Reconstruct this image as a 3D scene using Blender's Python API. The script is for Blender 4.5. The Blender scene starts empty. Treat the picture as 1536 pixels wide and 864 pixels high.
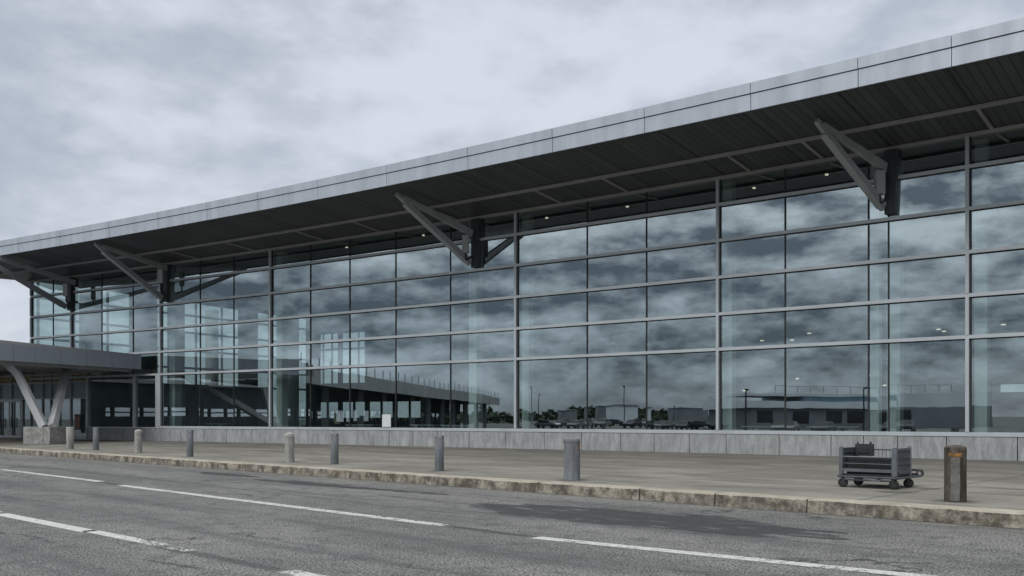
import bpy, bmesh, math, random
from mathutils import Vector, Matrix
random.seed(7)
D = bpy.data; SC = bpy.context.scene; COL = SC.collection
EYE = 1.65; FPX = 1400.0; HZ = 628.0; CX = 768.0; ZS = 0.18; RZ = -.06      # eye height, focal length and horizon of the photograph, pavement level

# ------------------------------------------------------------------ mesh helpers
class MB:
    def __init__(s): s.v = []; s.f = []
    def quad(s, a, b, c, d):
        n = len(s.v); s.v += [tuple(a), tuple(b), tuple(c), tuple(d)]; s.f.append((n, n+1, n+2, n+3))
    def hexa(s, p):      # p: 4 bottom + 4 top
        n = len(s.v); s.v += [tuple(q) for q in p]
        for f in ((3,2,1,0),(4,5,6,7),(0,1,5,4),(1,2,6,5),(2,3,7,6),(3,0,4,7)): s.f.append(tuple(n+i for i in f))
    def box(s, x0, x1, y0, y1, z0, z1):
        s.hexa([(x0,y0,z0),(x1,y0,z0),(x1,y1,z0),(x0,y1,z0),(x0,y0,z1),(x1,y0,z1),(x1,y1,z1),(x0,y1,z1)])
    def beam(s, a, b, w, h, up=(0,0,1), w2=None, h2=None):
        a = Vector(a); b = Vector(b); d = (b-a).normalized(); u = Vector(up)
        r = d.cross(u)
        if r.length < 1e-4: r = d.cross(Vector((1,0,0)))
        r.normalize(); u = r.cross(d).normalized(); w2 = w2 or w; h2 = h2 or h
        P = []
        for c, ww, hh in ((a, w, h), (b, w2, h2)):
            P.append([c - r*ww/2 - u*hh/2, c + r*ww/2 - u*hh/2, c + r*ww/2 + u*hh/2, c - r*ww/2 + u*hh/2])
        s.hexa(P[0] + P[1])
    def lathe(s, prof, seg=20, cx=0, cy=0, cz=0, axis='z', wob=0):
        n0 = len(s.v)
        for r, h in prof:
            for k in range(seg):
                a = 2*math.pi*k/seg; c, q = r*math.cos(a), r*math.sin(a)
                p = (c, q, h) if axis == 'z' else ((h, c, q) if axis == 'x' else (c, h, q))
                s.v.append((p[0]+cx, p[1]+cy, p[2]+cz))
        m = len(prof)
        for i in range(m-1):
            for k in range(seg):
                a = n0+i*seg+k; b = n0+i*seg+(k+1) % seg
                s.f.append((a, b, b+seg, a+seg))
        s.f.append(tuple(n0+k for k in reversed(range(seg)))); s.f.append(tuple(n0+(m-1)*seg+k for k in range(seg)))
    def tube(s, pts, r, seg=8):
        for a, b in zip(pts[:-1], pts[1:]):
            a = Vector(a); b = Vector(b); d = (b-a).normalized()
            u = d.cross(Vector((0,0,1)))
            if u.length < 1e-3: u = d.cross(Vector((1,0,0)))
            u.normalize(); w = u.cross(d); n = len(s.v)
            for c in (a - d*r*.4, b + d*r*.4):
                for k in range(seg):
                    t = 2*math.pi*k/seg; s.v.append(tuple(c + (u*math.cos(t)+w*math.sin(t))*r))
            for k in range(seg):
                s.f.append((n+k, n+(k+1) % seg, n+seg+(k+1) % seg, n+seg+k))
            s.f.append(tuple(n+k for k in reversed(range(seg)))); s.f.append(tuple(n+seg+k for k in range(seg)))
    def build(s, name, mat, parent=None, smooth=False, bevel=0, fix=True):
        me = D.meshes.new(name); me.from_pydata(s.v, [], s.f)
        if fix:
            bm = bmesh.new(); bm.from_mesh(me); bmesh.ops.recalc_face_normals(bm, faces=bm.faces); bm.to_mesh(me); bm.free()
        me.materials.append(mat); o = D.objects.new(name, me); COL.objects.link(o)
        if parent: o.parent = parent
        if smooth:
            for p in me.polygons: p.use_smooth = len(p.vertices) == 4
        if bevel:
            b = o.modifiers.new('bevel', 'BEVEL'); b.width = bevel; b.segments = 2; b.limit_method = 'ANGLE'
        return o
def tag(o, label=None, cat=None, group=None, kind=None):
    for k, v in (('label', label), ('category', cat), ('group', group), ('kind', kind)):
        if v: o[k] = v
    return o
def empty(name, loc=(0,0,0), rz=0, parent=None):
    o = D.objects.new(name, None); COL.objects.link(o); o.location = loc; o.rotation_euler = (0,0,rz); o.empty_display_size = .3
    if parent: o.parent = parent
    return o
def copy_tree(o, parent=None):
    c = o.copy(); COL.objects.link(c); c.parent = parent
    for ch in list(o.children): copy_tree(ch, c)
    return c

# ------------------------------------------------------------------ materials
class NT:
    def __init__(s, name):
        s.m = D.materials.new(name); s.m.use_nodes = True; s.t = s.m.node_tree; s.t.nodes.clear()
        s.out = s.n('ShaderNodeOutputMaterial')
    def n(s, typ, **kw):
        o = s.t.nodes.new(typ)
        for k, v in kw.items(): setattr(o, k, v)
        return o
    def l(s, a, b): s.t.links.new(a, b)
    def val(s, sock, v):
        if hasattr(v, 'is_output') or isinstance(v, bpy.types.NodeSocket): s.l(v, sock)
        else: sock.default_value = v
    def math(s, op, a, b=0.0, c=0.0, clamp=False):
        o = s.n('ShaderNodeMath', operation=op, use_clamp=clamp)
        for i, v in enumerate((a, b, c)): s.val(o.inputs[i], v)
        return o.outputs[0]
    def mix(s, f, a, b, blend='MIX'):
        o = s.n('ShaderNodeMix', data_type='RGBA', blend_type=blend); s.val(o.inputs[0], f)
        for i, v in ((6, a), (7, b)):
            if isinstance(v, tuple) and len(v) == 3: v = v+(1,)
            s.val(o.inputs[i], v)
        return o.outputs[2]
    def noise(s, vec, scale, detail=4, rough=.55, dist=0, dim='3D'):
        o = s.n('ShaderNodeTexNoise', noise_dimensions=dim); s.l(vec, o.inputs['Vector'])
        o.inputs['Scale'].default_value = scale; o.inputs['Detail'].default_value = detail
        o.inputs['Roughness'].default_value = rough; o.inputs['Distortion'].default_value = dist
        return o.outputs['Fac']
    def step(s, v, a, b, smooth=True):
        o = s.n('ShaderNodeMapRange', interpolation_type='SMOOTHSTEP' if smooth else 'LINEAR'); s.val(o.inputs[0], v)
        o.inputs[1].default_value = a; o.inputs[2].default_value = b
        return o.outputs[0]
    def coord(s, kind='Object'):
        return s.n('ShaderNodeTexCoord').outputs[kind]
    def mapping(s, vec, scale=(1,1,1), rot=(0,0,0), loc=(0,0,0)):
        o = s.n('ShaderNodeMapping'); s.l(vec, o.inputs[0]); o.inputs['Scale'].default_value = scale
        o.inputs['Rotation'].default_value = rot; o.inputs['Location'].default_value = loc
        return o.outputs[0]
    def bsdf(s, col, rough=.6, metal=0.0, bump=None, bstr=.3, bdist=.01, spec=.5):
        b = s.n('ShaderNodeBsdfPrincipled')
        if isinstance(col, tuple) and len(col) == 3: col = col+(1,)
        s.val(b.inputs['Base Color'], col); s.val(b.inputs['Roughness'], rough); s.val(b.inputs['Metallic'], metal)
        b.inputs['Specular IOR Level'].default_value = spec
        if bump is not None:
            q = s.n('ShaderNodeBump'); q.inputs['Strength'].default_value = bstr; q.inputs['Distance'].default_value = bdist
            s.l(bump, q.inputs['Height']); s.l(q.outputs[0], b.inputs['Normal'])
        s.l(b.outputs[0], s.out.inputs[0]); return s.m

def mottled(name, col, var=.15, scale=3.0, rough=.55, metal=0.0, fine=60, bstr=.15, spec=.5, streak=False):
    t = NT(name); p = t.coord()
    a = t.noise(t.mapping(p, (1,1,.15)) if streak else p, scale, 5); f = t.noise(p, fine, 3)
    k = t.math('ADD', t.math('MULTIPLY', a, .7), t.math('MULTIPLY', f, .3))
    lo = tuple(c*(1-var) for c in col); hi = tuple(min(1, c*(1+var)) for c in col)
    c = t.mix(t.step(k, .32, .68), lo, hi)
    r = t.math('ADD', rough-.08, t.math('MULTIPLY', a, .16))
    return t.bsdf(c, r, metal, f, bstr, .004, spec)

E_ = Vector((.7203, -.6937, 0)); G_ = Vector((.6937, .7203, 0)); CURB_V = G_.dot(Vector((7.98, 14.51, 0)))   # along the kerb, away from the street, distance of the kerb
def uv(u, v, z=0): return E_*u + G_*v + Vector((0,0,z))
ROT = (0, 0, math.atan2(.6937, .7203))

def gp(px, py):
    d = (EYE-RZ)*FPX/(py-HZ); w = Vector(((px-CX)/FPX*d, d, 0)); return (E_.dot(w), G_.dot(w))
SEAMS = [(gp(668,788.5), gp(806,806), .13, .75), (gp(230,818), gp(430,857), .14, .6), (gp(60,700), gp(700,772), .06, .55), (gp(150,722.5), gp(182,728), .12, .6),
         (gp(0,745), gp(90,755), .05, .6), (gp(205,838), gp(310,855), .06, .7), (gp(560,742), gp(820,768), .12, .5), (gp(1000,842), gp(1536,830), .04, .5), (gp(430,720), gp(1000,765), .07, .45)]
def asphalt():
    t = NT('asphalt'); p = t.coord(); q = t.mapping(p, rot=ROT)      # q.x runs along the kerb
    sx = t.n('ShaderNodeSeparateXYZ'); t.l(q, sx.inputs[0]); u, v = sx.outputs[0], sx.outputs[1]
    big = t.noise(t.mapping(q, (.14, .5, 1)), 1.0, 6, .6, .4)
    mid = t.noise(q, 2.2, 6, .6)
    gr = t.noise(q, 8, 6, .9)
    gr2 = t.noise(q, 34, 2, .6)
    agg = t.n('ShaderNodeTexVoronoi'); agg.inputs['Scale'].default_value = 22; t.l(q, agg.inputs['Vector'])
    c = t.mix(t.step(big, .3, .7), (.10,.10,.097), (.17,.167,.16))
    c = t.mix(t.math('MULTIPLY', t.step(mid, .48, .68), .6), c, (.065,.066,.067))
    g = t.math('ADD', t.math('MULTIPLY', t.step(gr, .34, .66, False), .55), t.math('MULTIPLY', t.step(gr2, .42, .58, False), 1.25))
    gc = t.n('ShaderNodeCombineColor'); gv = t.math('ADD', t.math('MULTIPLY', g, 1.05), .02)
    for i in range(3): t.l(gv, gc.inputs[i])
    c = t.mix(1.0, c, gc.outputs[0], 'MULTIPLY')
    c = t.mix(t.step(agg.outputs['Distance'], .17, .08), c, (.34,.34,.33))
    for v0, wd, k in ((8.6, .55, .6), (7.0, .55, .6), (4.2, .55, .5), (12.0, .5, .6), (2.5, .5, .45)):
        tk = t.step(t.math('ABSOLUTE', t.math('SUBTRACT', v, v0)), wd, .08)
        c = t.mix(t.math('MULTIPLY', t.math('MULTIPLY', tk, t.step(t.noise(t.mapping(q, (.12,1.5,1)), 1.5, 6, .65), .35, .65)), k), c, (.05,.052,.055))
    def seam(p0, p1, wd, k):
        nonlocal c
        (a, b), (a2, b2) = p0, p1; sl = (b2-b)/(a2-a)
        line = t.math('ADD', t.math('MULTIPLY', t.math('SUBTRACT', u, a), sl), b)
        wv = t.math('MULTIPLY', t.math('SUBTRACT', t.noise(q, 1.3, 6, .65), .5), .22)
        dd = t.math('ABSOLUTE', t.math('SUBTRACT', t.math('SUBTRACT', v, line), wv))
        lo, hi = min(a, a2), max(a, a2)
        mk = t.math('MULTIPLY', t.step(dd, wd, wd*.4), t.math('MULTIPLY', t.step(u, lo-.1, lo+.3), t.step(u, hi+.1, hi-.3)))
        c = t.mix(t.math('MULTIPLY', mk, k), c, (.028,.03,.033))
    for P in SEAMS: seam(*P)
    dr = t.n('ShaderNodeTexVoronoi'); dr.inputs['Scale'].default_value = 1.1; t.l(t.mapping(q, (.8,1.3,1)), dr.inputs['Vector'])
    c = t.mix(t.math('MULTIPLY', t.step(t.math('ADD', dr.outputs['Distance'], t.math('MULTIPLY', mid, .15)), .17, .12), .4), c, (.04,.042,.045))
    # a damp dark patch near the kerb, frayed outline
    fr = t.math('SUBTRACT', t.noise(t.mapping(q, (.5, 1.7, 1)), 1.5, 10, .68, .4), .5)
    def patch(u0, v0, ru, rv, amp=3.4):
        a = t.math('POWER', t.math('DIVIDE', t.math('SUBTRACT', u, u0), ru), 2.0)
        b = t.math('POWER', t.math('DIVIDE', t.math('SUBTRACT', v, v0), rv), 2.0)
        d = t.math('ADD', t.math('ADD', a, b), t.math('MULTIPLY', fr, amp))
        return t.step(d, 1.04, .90)
    ps = [patch(-9.79, 13.03, 3.6, 1.15), patch(-26.05, 14.48, 1.8, .4, 4), patch(-20.36, 13.97, 3.0, .35, 4), patch(-6.45, 12.78, .8, .2, 4), patch(-16.75, 14.08, 1.5, .2, 4)]
    m = ps[0]
    for k in ps[1:]: m = t.math('MAXIMUM', m, k)
    m = t.math('MULTIPLY', m, t.math('ADD', .25, t.math('MULTIPLY', t.step(t.noise(t.mapping(q, (.7,2.0,1)), 1.7, 10, .7), .36, .47), .75)))
    wet = t.mix(.9, c, (.026,.028,.031))
    c = t.mix(m, c, wet)
    # darker band along the kerb and sand that gathers there
    sand = t.math('MULTIPLY', t.step(v, CURB_V-1.2, CURB_V-.1), t.step(t.noise(t.mapping(q, (.5,2,1)), 2.0, 5), .45, .62))
    c = t.mix(t.math('MULTIPLY', sand, .55), c, (.2,.185,.15))
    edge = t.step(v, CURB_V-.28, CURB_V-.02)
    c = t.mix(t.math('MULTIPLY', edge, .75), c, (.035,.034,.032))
    # cracks and sealed seams
    cr = t.n('ShaderNodeTexVoronoi', feature='DISTANCE_TO_EDGE'); cr.inputs['Scale'].default_value = .33
    wob = t.n('ShaderNodeVectorMath', operation='ADD'); t.l(t.mapping(q, (.35,1,1)), wob.inputs[0])
    nz = t.n('ShaderNodeTexNoise'); nz.inputs['Scale'].default_value = 1.7; nz.inputs['Detail'].default_value = 6; t.l(q, nz.inputs['Vector'])
    sc = t.n('ShaderNodeVectorMath', operation='SCALE'); t.l(nz.outputs['Color'], sc.inputs[0]); sc.inputs['Scale'].default_value = .7; t.l(sc.outputs[0], wob.inputs[1])
    t.l(wob.outputs[0], cr.inputs['Vector'])
    crm = t.math('MULTIPLY', t.step(cr.outputs['Distance'], .011, .003), t.step(t.noise(q, .35, 3), .47, .56))
    c = t.mix(t.math('MULTIPLY', crm, .85), c, (.03,.031,.033))
    r = t.math('ADD', .82, t.math('MULTIPLY', m, -.05))
    bm = t.math('ADD', gr, t.math('MULTIPLY', agg.outputs['Distance'], .6))
    return t.bsdf(c, r, 0, bm, .8, .014, .3)

def paint():
    t = NT('road_paint'); p = t.coord(); q = t.mapping(p, rot=ROT)
    sx = t.n('ShaderNodeSeparateXYZ'); t.l(q, sx.inputs[0])
    w = t.noise(q, 24, 5, .7); w2 = t.noise(q, 3.0, 4)
    c = t.mix(t.step(w, .3, .7), (.30,.30,.29), (.55,.55,.53))
    b = t.n('ShaderNodeBsdfPrincipled'); t.l(c, b.inputs['Base Color']); b.inputs['Roughness'].default_value = .8
    tr = t.n('ShaderNodeBsdfTransparent'); at = t.n('ShaderNodeAttribute', attribute_name='wear')
    hole = t.math('SUBTRACT', t.math('ADD', t.math('MULTIPLY', w, .55), t.math('MULTIPLY', w2, .45)), at.outputs['Fac'])
    ms = t.n('ShaderNodeMixShader'); t.l(t.step(hole, -.03, .03), ms.inputs[0])
    t.l(tr.outputs[0], ms.inputs[1]); t.l(b.outputs[0], ms.inputs[2]); t.l(ms.outputs[0], t.out.inputs[0])
    return t.m

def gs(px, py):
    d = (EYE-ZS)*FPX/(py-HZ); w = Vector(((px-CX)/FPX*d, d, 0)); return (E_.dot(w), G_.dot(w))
BASE_SPOTS = [gs(*p)+(k,) for *p, k in ((1433,752,.5),(858,720,.55),(659,706,.42),(502,696,.4),(434.5,693,.4),(285,685,.4),(207.5,679,.4),(144,675,.35),(105,673,.4),(1345,738,.55),(1395,733,.4))]  # darker round spots at the bollard feet and by the cart
def pavement():
    t = NT('pavement_concrete'); p = t.coord(); q = t.mapping(p, rot=ROT)
    sx = t.n('ShaderNodeSeparateXYZ'); t.l(q, sx.inputs[0]); u, v = sx.outputs[0], sx.outputs[1]
    big = t.noise(t.mapping(q, (.22,.6,1)), 1.0, 6, .62, .5); mid = t.noise(q, 1.6, 6, .65); fi = t.noise(q, 70, 3, .7)
    c = t.mix(t.step(big, .3, .7), (.105,.097,.08), (.245,.23,.193))
    c = t.mix(t.math('MULTIPLY', t.step(mid, .5, .75), .5), c, (.12,.118,.11))
    c = t.mix(t.math('MULTIPLY', t.step(fi, .4, .6), .5), c, (.23,.222,.2))
    sp = t.n('ShaderNodeTexVoronoi'); sp.inputs['Scale'].default_value = 2.6; t.l(q, sp.inputs['Vector'])
    c = t.mix(t.math('MULTIPLY', t.step(sp.outputs['Distance'], .16, .1), .45), c, (.06,.058,.054))
    sm = t.noise(t.mapping(q, (.35,2.2,1)), 1.1, 5, .6, .8)
    c = t.mix(t.math('MULTIPLY', t.step(sm, .5, .66), .6), c, (.085,.085,.082))
    wv = t.math('MULTIPLY', t.math('SUBTRACT', t.noise(q, 1.0, 3), .5), .12)
    def joint(x, per, off, wd):
        fr = t.math('PINGPONG', t.math('ADD', t.math('ADD', x, wv), off), per/2)
        return t.step(fr, wd, wd*.4)
    j = t.math('MAXIMUM', joint(u, 6.2, 1.0, .035), joint(v, 5.4, 2.1, .03))
    c = t.mix(t.math('MULTIPLY', j, .9), c, (.035,.035,.033))
    nz = t.math('MULTIPLY', t.math('SUBTRACT', t.noise(q, 3.5, 6, .7), .5), .5)
    for bx, by, br in BASE_SPOTS:
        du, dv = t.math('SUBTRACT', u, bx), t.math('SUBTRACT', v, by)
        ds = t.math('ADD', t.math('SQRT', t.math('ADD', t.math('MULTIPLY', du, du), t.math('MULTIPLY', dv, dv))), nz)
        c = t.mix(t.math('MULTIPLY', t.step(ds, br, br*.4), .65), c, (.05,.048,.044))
    bm = t.math('SUBTRACT', t.math('MULTIPLY', fi, .4), j)
    return t.bsdf(c, .8, 0, bm, .35, .01, .3)

def stone(name, lo, hi, dirt, streak=True, fine=45, amount=.6):
    t = NT(name); p = t.coord(); g = t.n('ShaderNodeNewGeometry')
    a = t.noise(p, 1.3, 6, .6); f = t.noise(p, fine, 4, .75); m = t.noise(t.mapping(p, (1,1,.25 if streak else 1)), 4.5 if streak else 3.0, 9, .75)
    c = t.mix(t.step(t.math('ADD', t.math('MULTIPLY', a, .5), t.math('MULTIPLY', f, .5)), .36, .64), lo, hi)
    nz = t.n('ShaderNodeSeparateXYZ'); t.l(g.outputs['Normal'], nz.inputs[0])
    side = t.step(nz.outputs[2], .7, .3)
    d = t.math('MULTIPLY', t.math('MULTIPLY', t.step(m, *((.36,.64) if streak else (.34,.62))), amount), t.math('ADD', t.math('MULTIPLY', side, .75), .25))
    c = t.mix(d, c, dirt)
    return t.bsdf(c, .85, 0, t.math('ADD', f, a), .5, .012, .3)

def glass(name, refl=.44, tint=(.50,.64,.63)):
    t = NT(name); p = t.coord()
    gl = t.n('ShaderNodeBsdfGlossy'); gl.inputs['Roughness'].default_value = 0.0; gl.inputs['Color'].default_value = (.83,.93,.97,1)
    b = t.n('ShaderNodeBump'); b.inputs['Strength'].default_value = .03; b.inputs['Distance'].default_value = .02
    t.l(t.noise(p, .9, 1), b.inputs['Height']); t.l(b.outputs[0], gl.inputs['Normal'])
    tr = t.n('ShaderNodeBsdfTransparent'); tr.inputs['Color'].default_value = tint+(1,)
    lw = t.n('ShaderNodeLayerWeight'); lw.inputs[0].default_value = .5; fz = t.math('POWER', lw.outputs['Facing'], 4.0)
    k = t.math('ADD', refl, t.math('MULTIPLY', fz, 1-refl), clamp=True)
    ms = t.n('ShaderNodeMixShader'); t.l(k, ms.inputs[0]); t.l(tr.outputs[0], ms.inputs[1]); t.l(gl.outputs[0], ms.inputs[2])
    t.l(ms.outputs[0], t.out.inputs[0]); return t.m

def emit(name, col, s):
    t = NT(name); e = t.n('ShaderNodeEmission'); e.inputs[0].default_value = col+(1,); e.inputs[1].default_value = s
    t.l(e.outputs[0], t.out.inputs[0]); return t.m

def soffit_mat():     # narrow dark metal boards running out from the facade
    t = NT('soffit_boards'); at = t.n('ShaderNodeAttribute', attribute_name='along'); x = at.outputs['Fac']
    p = t.coord()
    sd = t.n('ShaderNodeTexWhiteNoise', noise_dimensions='1D'); t.l(t.math('FLOOR', t.math('DIVIDE', x, .30)), sd.inputs['W'])
    fr = t.math('PINGPONG', x, .15); gap = t.step(fr, .022, .008)
    se = t.math('PINGPONG', t.math('ADD', x, .7), 1.68); seam = t.step(se, .05, .03)
    v = t.mix(sd.outputs['Value'], (.060,.064,.069), (.105,.111,.118))
    v = t.mix(t.math('MULTIPLY', t.noise(p, .5, 4), .5), v, (.055,.058,.062))
    v = t.mix(t.math('MAXIMUM', t.math('MULTIPLY', gap, .85), seam), v, (.006,.006,.007))
    return t.bsdf(v, .5, 0, t.math('SUBTRACT', 1, gap), .6, .02, .4)

M = {}
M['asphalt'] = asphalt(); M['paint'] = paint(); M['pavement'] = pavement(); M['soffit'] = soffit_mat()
M['ground'] = mottled('open_ground', (.075,.08,.07), .35, .03, .9)
M['kerb'] = stone('kerb_granite', (.25,.222,.175), (.43,.395,.33), (.085,.074,.058), False, 22, 1.0)
M['plinth'] = stone('plinth_concrete', (.31,.318,.322), (.42,.43,.435), (.17,.175,.178), True, 50, .6)
M['block'] = stone('rough_block', (.26,.255,.245), (.44,.43,.41), (.10,.10,.097), False, 14, .6)
M['alu'] = mottled('mullion_aluminium', (.45,.485,.51), .08, 1.0, .42, .12, 80, .05)
M['gasket_shade'] = mottled('dark_gasket', (.018,.021,.023), .2, 2, .6)
M['fascia'] = mottled('fascia_panel', (.41,.44,.49), .12, 1.6, .34, .3, 90, .04, streak=True)
M['fascia_low'] = mottled('canopy_panel', (.29,.315,.355), .07, .6, .38, .35, 90, .04, streak=True)
M['steel'] = mottled('bracket_steel', (.40,.42,.435), .12, 1.2, .5, .1, 60, .1)
M['steel_light'] = mottled('support_steel', (.36,.365,.37), .15, 1.4, .6, .05, 40, .2, streak=True)
M['steel_dark'] = mottled('dark_steel', (.03,.034,.038), .2, 1.5, .5)
M['beam'] = mottled('soffit_trim', (.36,.36,.36), .12, 1.0, .5)
M['glass'] = glass('curtain_glass', .43, (.63,.745,.73)); M['glass_dark'] = glass('ground_glass', .25, (.34,.42,.43)); M['glass_clear'] = glass('clear_glass', .15, (.64,.72,.71))
M['roof'] = mottled('roof_membrane', (.22,.225,.23), .15, .3, .8)
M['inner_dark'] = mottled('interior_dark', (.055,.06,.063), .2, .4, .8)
M['flat_dark'] = mottled('dull_dark_cladding', (.04,.047,.05), .25, .5, .9, 0, 30, .1, .05)
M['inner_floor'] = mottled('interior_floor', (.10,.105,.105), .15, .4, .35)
M['inner_col'] = mottled('interior_column', (.84,.87,.85), .03, 1, .6)
M['lamp'] = emit('lamp_warm', (1,.88,.7), 1.1)
M['b_pale'] = stone('bollard_pale', (.28,.275,.26), (.46,.45,.42), (.12,.12,.115), True, 35, .7)
M['b_slim'] = stone('bollard_blue_grey', (.14,.152,.165), (.245,.262,.28), (.075,.08,.085), True, 35, .7)
M['b_dark'] = stone('bollard_dirty', (.055,.047,.038), (.125,.105,.082), (.02,.017,.014), True, 12, 1.0)
M['orange'] = stone('orange_band', (.26,.13,.03), (.38,.19,.045), (.07,.055,.035), False, 14, .95)
M['pale_patch'] = stone('pale_patch', (.13,.125,.115), (.25,.245,.23), (.07,.066,.06), False, 25, .8)
M['rust'] = stone('rust_stain', (.16,.07,.035), (.26,.12,.06), (.1,.08,.07), True, 50, .5)
M['cart'] = mottled('cart_paint', (.055,.063,.073), .25, 3, .45, .2)
M['cart_light'] = mottled('cart_rail', (.125,.137,.15), .2, 3, .42, .3)
M['cart_dark'] = mottled('cart_plastic', (.022,.025,.028), .3, 3, .5)
M['rubber'] = mottled('rubber', (.014,.014,.015), .3, 6, .8)
M['white'] = mottled('paper_white', (.62,.66,.66), .05, 2, .7)
M['ochre'] = mottled('dull_ochre', (.30,.25,.15), .2, 2, .7)
M['pink'] = mottled('poster_red', (.42,.16,.13), .2, 2, .6)
M['blue_panel'] = mottled('blue_panel', (.16,.25,.32), .12, .7, .35)
M['walk'] = mottled('walkway_panel', (.19,.205,.21), .12, .4, .6)
M['far'] = mottled('far_wall', (.22,.235,.25), .2, .2, .8)
M['far_pale'] = mottled('far_pale_wall', (.74,.77,.79), .1, .2, .7)
M['leaf'] = mottled('foliage', (.035,.05,.025), .5, .4, .8, 0, 6)
M['car_a'] = mottled('car_silver', (.20,.205,.21), .03, 1, .3, .6); M['car_b'] = mottled('car_dark', (.03,.035,.045), .03, 1, .25)
M['car_c'] = mottled('car_red', (.16,.03,.025), .03, 1, .3); M['car_d'] = mottled('car_white', (.62,.63,.63), .03, 1, .3)
M['tint'] = mottled('car_window', (.012,.014,.016), .1, 1, .08)

# ------------------------------------------------------------------ the long facade: a very shallow arc in plan
P0 = Vector((16.4, 33.5, 0)); DL = Vector((-.821, .571, 0)).normalized(); NI = Vector((.571, .821, 0)).normalized(); KB = .00118
def Pt(t): return P0 + DL*t + NI*(KB*t*(58.3-t))
def Nt(t):
    d = (DL + NI*(KB*(58.3-2*t))).normalized(); return Vector((-d.y, d.x, 0)) * (1 if Vector((-d.y, d.x, 0)).dot(NI) > 0 else -1)
def F(t, w, z):       # t along the facade, w out from it, z up
    q = Pt(t) - Nt(t)*w; return Vector((q.x, q.y, z))
def pxof(v): return CX + FPX*v.x/v.y
def T(px, w=0.0):
    lo, hi = -22.0, 90.0
    for _ in range(60):
        m = (lo+hi)/2
        if pxof(F(m, w, 0)) > px: lo = m
        else: hi = m
    return lo
def mirror(px, d, z):   # a spot across the road, found from where the glass shows it
    t = T(max(min(px, 1600), 60)); v = Vector(((px-CX)/FPX*d, d, 0)); n = Nt(t)
    q = v - n*2*((v-Pt(t)).dot(n)); return Vector((q.x, q.y, z))
ZTOP, Z0, Z1, Z2, Z3, Z4, ZSILL = 11.81, 10.68, 9.17, 7.62, 6.07, 4.58, 1.09
ROWS = [ZTOP, Z0, Z1, Z2, Z3, Z4, ZSILL]
W_OUT = 6.05
def zsof(w): return ZTOP + .06 + .079*w
T_END = -21.0; T_A = T(48)

terminal = empty('terminal_building', (Pt(20).x, Pt(20).y, ZS))
tag(terminal, 'long glass-fronted airport terminal with a deep dark overhanging roof and pale metal eaves', 'terminal')
bpy.context.view_layer.update()
def part(mb, name, mat, parent=terminal, **kw):
    off = Vector((Pt(20).x, Pt(20).y, ZS)); mb.v = [tuple(Vector(v)-off) for v in mb.v]
    return mb.build(name, mat, parent, **kw)

def strip(mb, ts, w0, w1, z0, z1):     # box following the arc
    for a, b in zip(ts[:-1], ts[1:]):
        mb.hexa([F(a,w0,z0),F(b,w0,z0),F(b,w1,z0),F(a,w1,z0),F(a,w0,z1),F(b,w0,z1),F(b,w1,z1),F(a,w1,z1)])
def ring(a, b, n): return [a+(b-a)*i/n for i in range(n+1)]

BAYS = [ (48, [80], 108), (108, [153, 200], 242), (242, [300.5, 351], 407), (407, [466, 525, 594, 676], 775),
         (775, [881, 970], 1078), (1078, [1178, 1303, 1333], 1452) ]
bays = [(T(a), [T(m) for m in ms], T(b)) for a, ms, b in BAYS]
t = T(1452); bays.append((t, [t-3.3, t-6.6], t-9.9)); bays.append((t-9.9, [t-13.2, t-16.5], T_END))
bay_no = 0
for ta, ms, tb in bays:
    bay_no += 1
    ts = [ta] + ms + [tb]
    fr = MB(); low = bay_no > 2
    bot = ZSILL if low else Z4
    # transoms
    for k, z in enumerate(ROWS):
        if z < bot - .01: continue
        hh = .065 if z != ZSILL else .075
        if z == ZTOP: continue
        strip(fr, ts, -.03, .13, z-hh, z+hh)
    # main uprights
    edges = [ta] if bay_no > 1 else [ta]
    for e in edges:
        zb = bot - .07
        for zi, zj in zip(ROWS[:-1], ROWS[1:]):
            if zj < bot-.01: continue
            a = F(e+.07, -.03, 0); 
            fr.hexa([F(e-.06,-.05,zj+.066),F(e+.06,-.05,zj+.066),F(e+.06,.15,zj+.066),F(e-.06,.15,zj+.066),
                     F(e-.06,-.05,zi-.066),F(e+.06,-.05,zi-.066),F(e+.06,.15,zi-.066),F(e-.06,.15,zi-.066)])
    f = part(fr, 'window_bay', M['alu'])
    gk = MB()
    for e in ms + [ta - .095]:
        hw = .028
        for zi, zj in zip(ROWS[:-1], ROWS[1:]):
            if zj < bot-.01: continue
            gk.hexa([F(e-hw,-.04,zj+.066),F(e+hw,-.04,zj+.066),F(e+hw,.035,zj+.066),F(e-hw,.035,zj+.066),
                     F(e-hw,-.04,zi-.066),F(e+hw,-.04,zi-.066),F(e+hw,.035,zi-.066),F(e-hw,.035,zi-.066)])
    for z in ROWS[1:]:                  # black strip under each transom, its shadow line put in as colour
        if z < bot-.01: continue
        if z > ZSILL: strip(gk, ts, -.02, .03, z-.105, z-.067)
    def sub(mb, name, mat):
        off = Vector((Pt(20).x, Pt(20).y, ZS)); mb.v = [tuple(Vector(v)-off) for v in mb.v]; return mb.build(name, mat, f)
    sub(gk, 'gasket_shade', M['gasket_shade'])
    cl = MB()
    for a, b in zip(ts[:-1], ts[1:]): cl.quad(F(a,0,Z0), F(b,0,Z0), F(b,0,ZTOP+.05), F(a,0,ZTOP+.05))
    sub(cl, 'clerestory_pane', M['glass'])
    for a, b in zip(ts[:-1], ts[1:]):
        for zi, zj in zip(ROWS[1:-1], ROWS[2:]):
            if zj < bot-.01: continue
            r = [random.uniform(-.006, .006) for _ in range(3)]     # glaziers' tolerance: no two panes quite in one plane
            mb = MB(); mb.quad(F(a, r[0], zj), F(b, r[1], zj), F(b, r[1]+r[2], zi), F(a, r[0]+r[2], zi))
            sub(mb, 'glass_pane', M['glass'])

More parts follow.
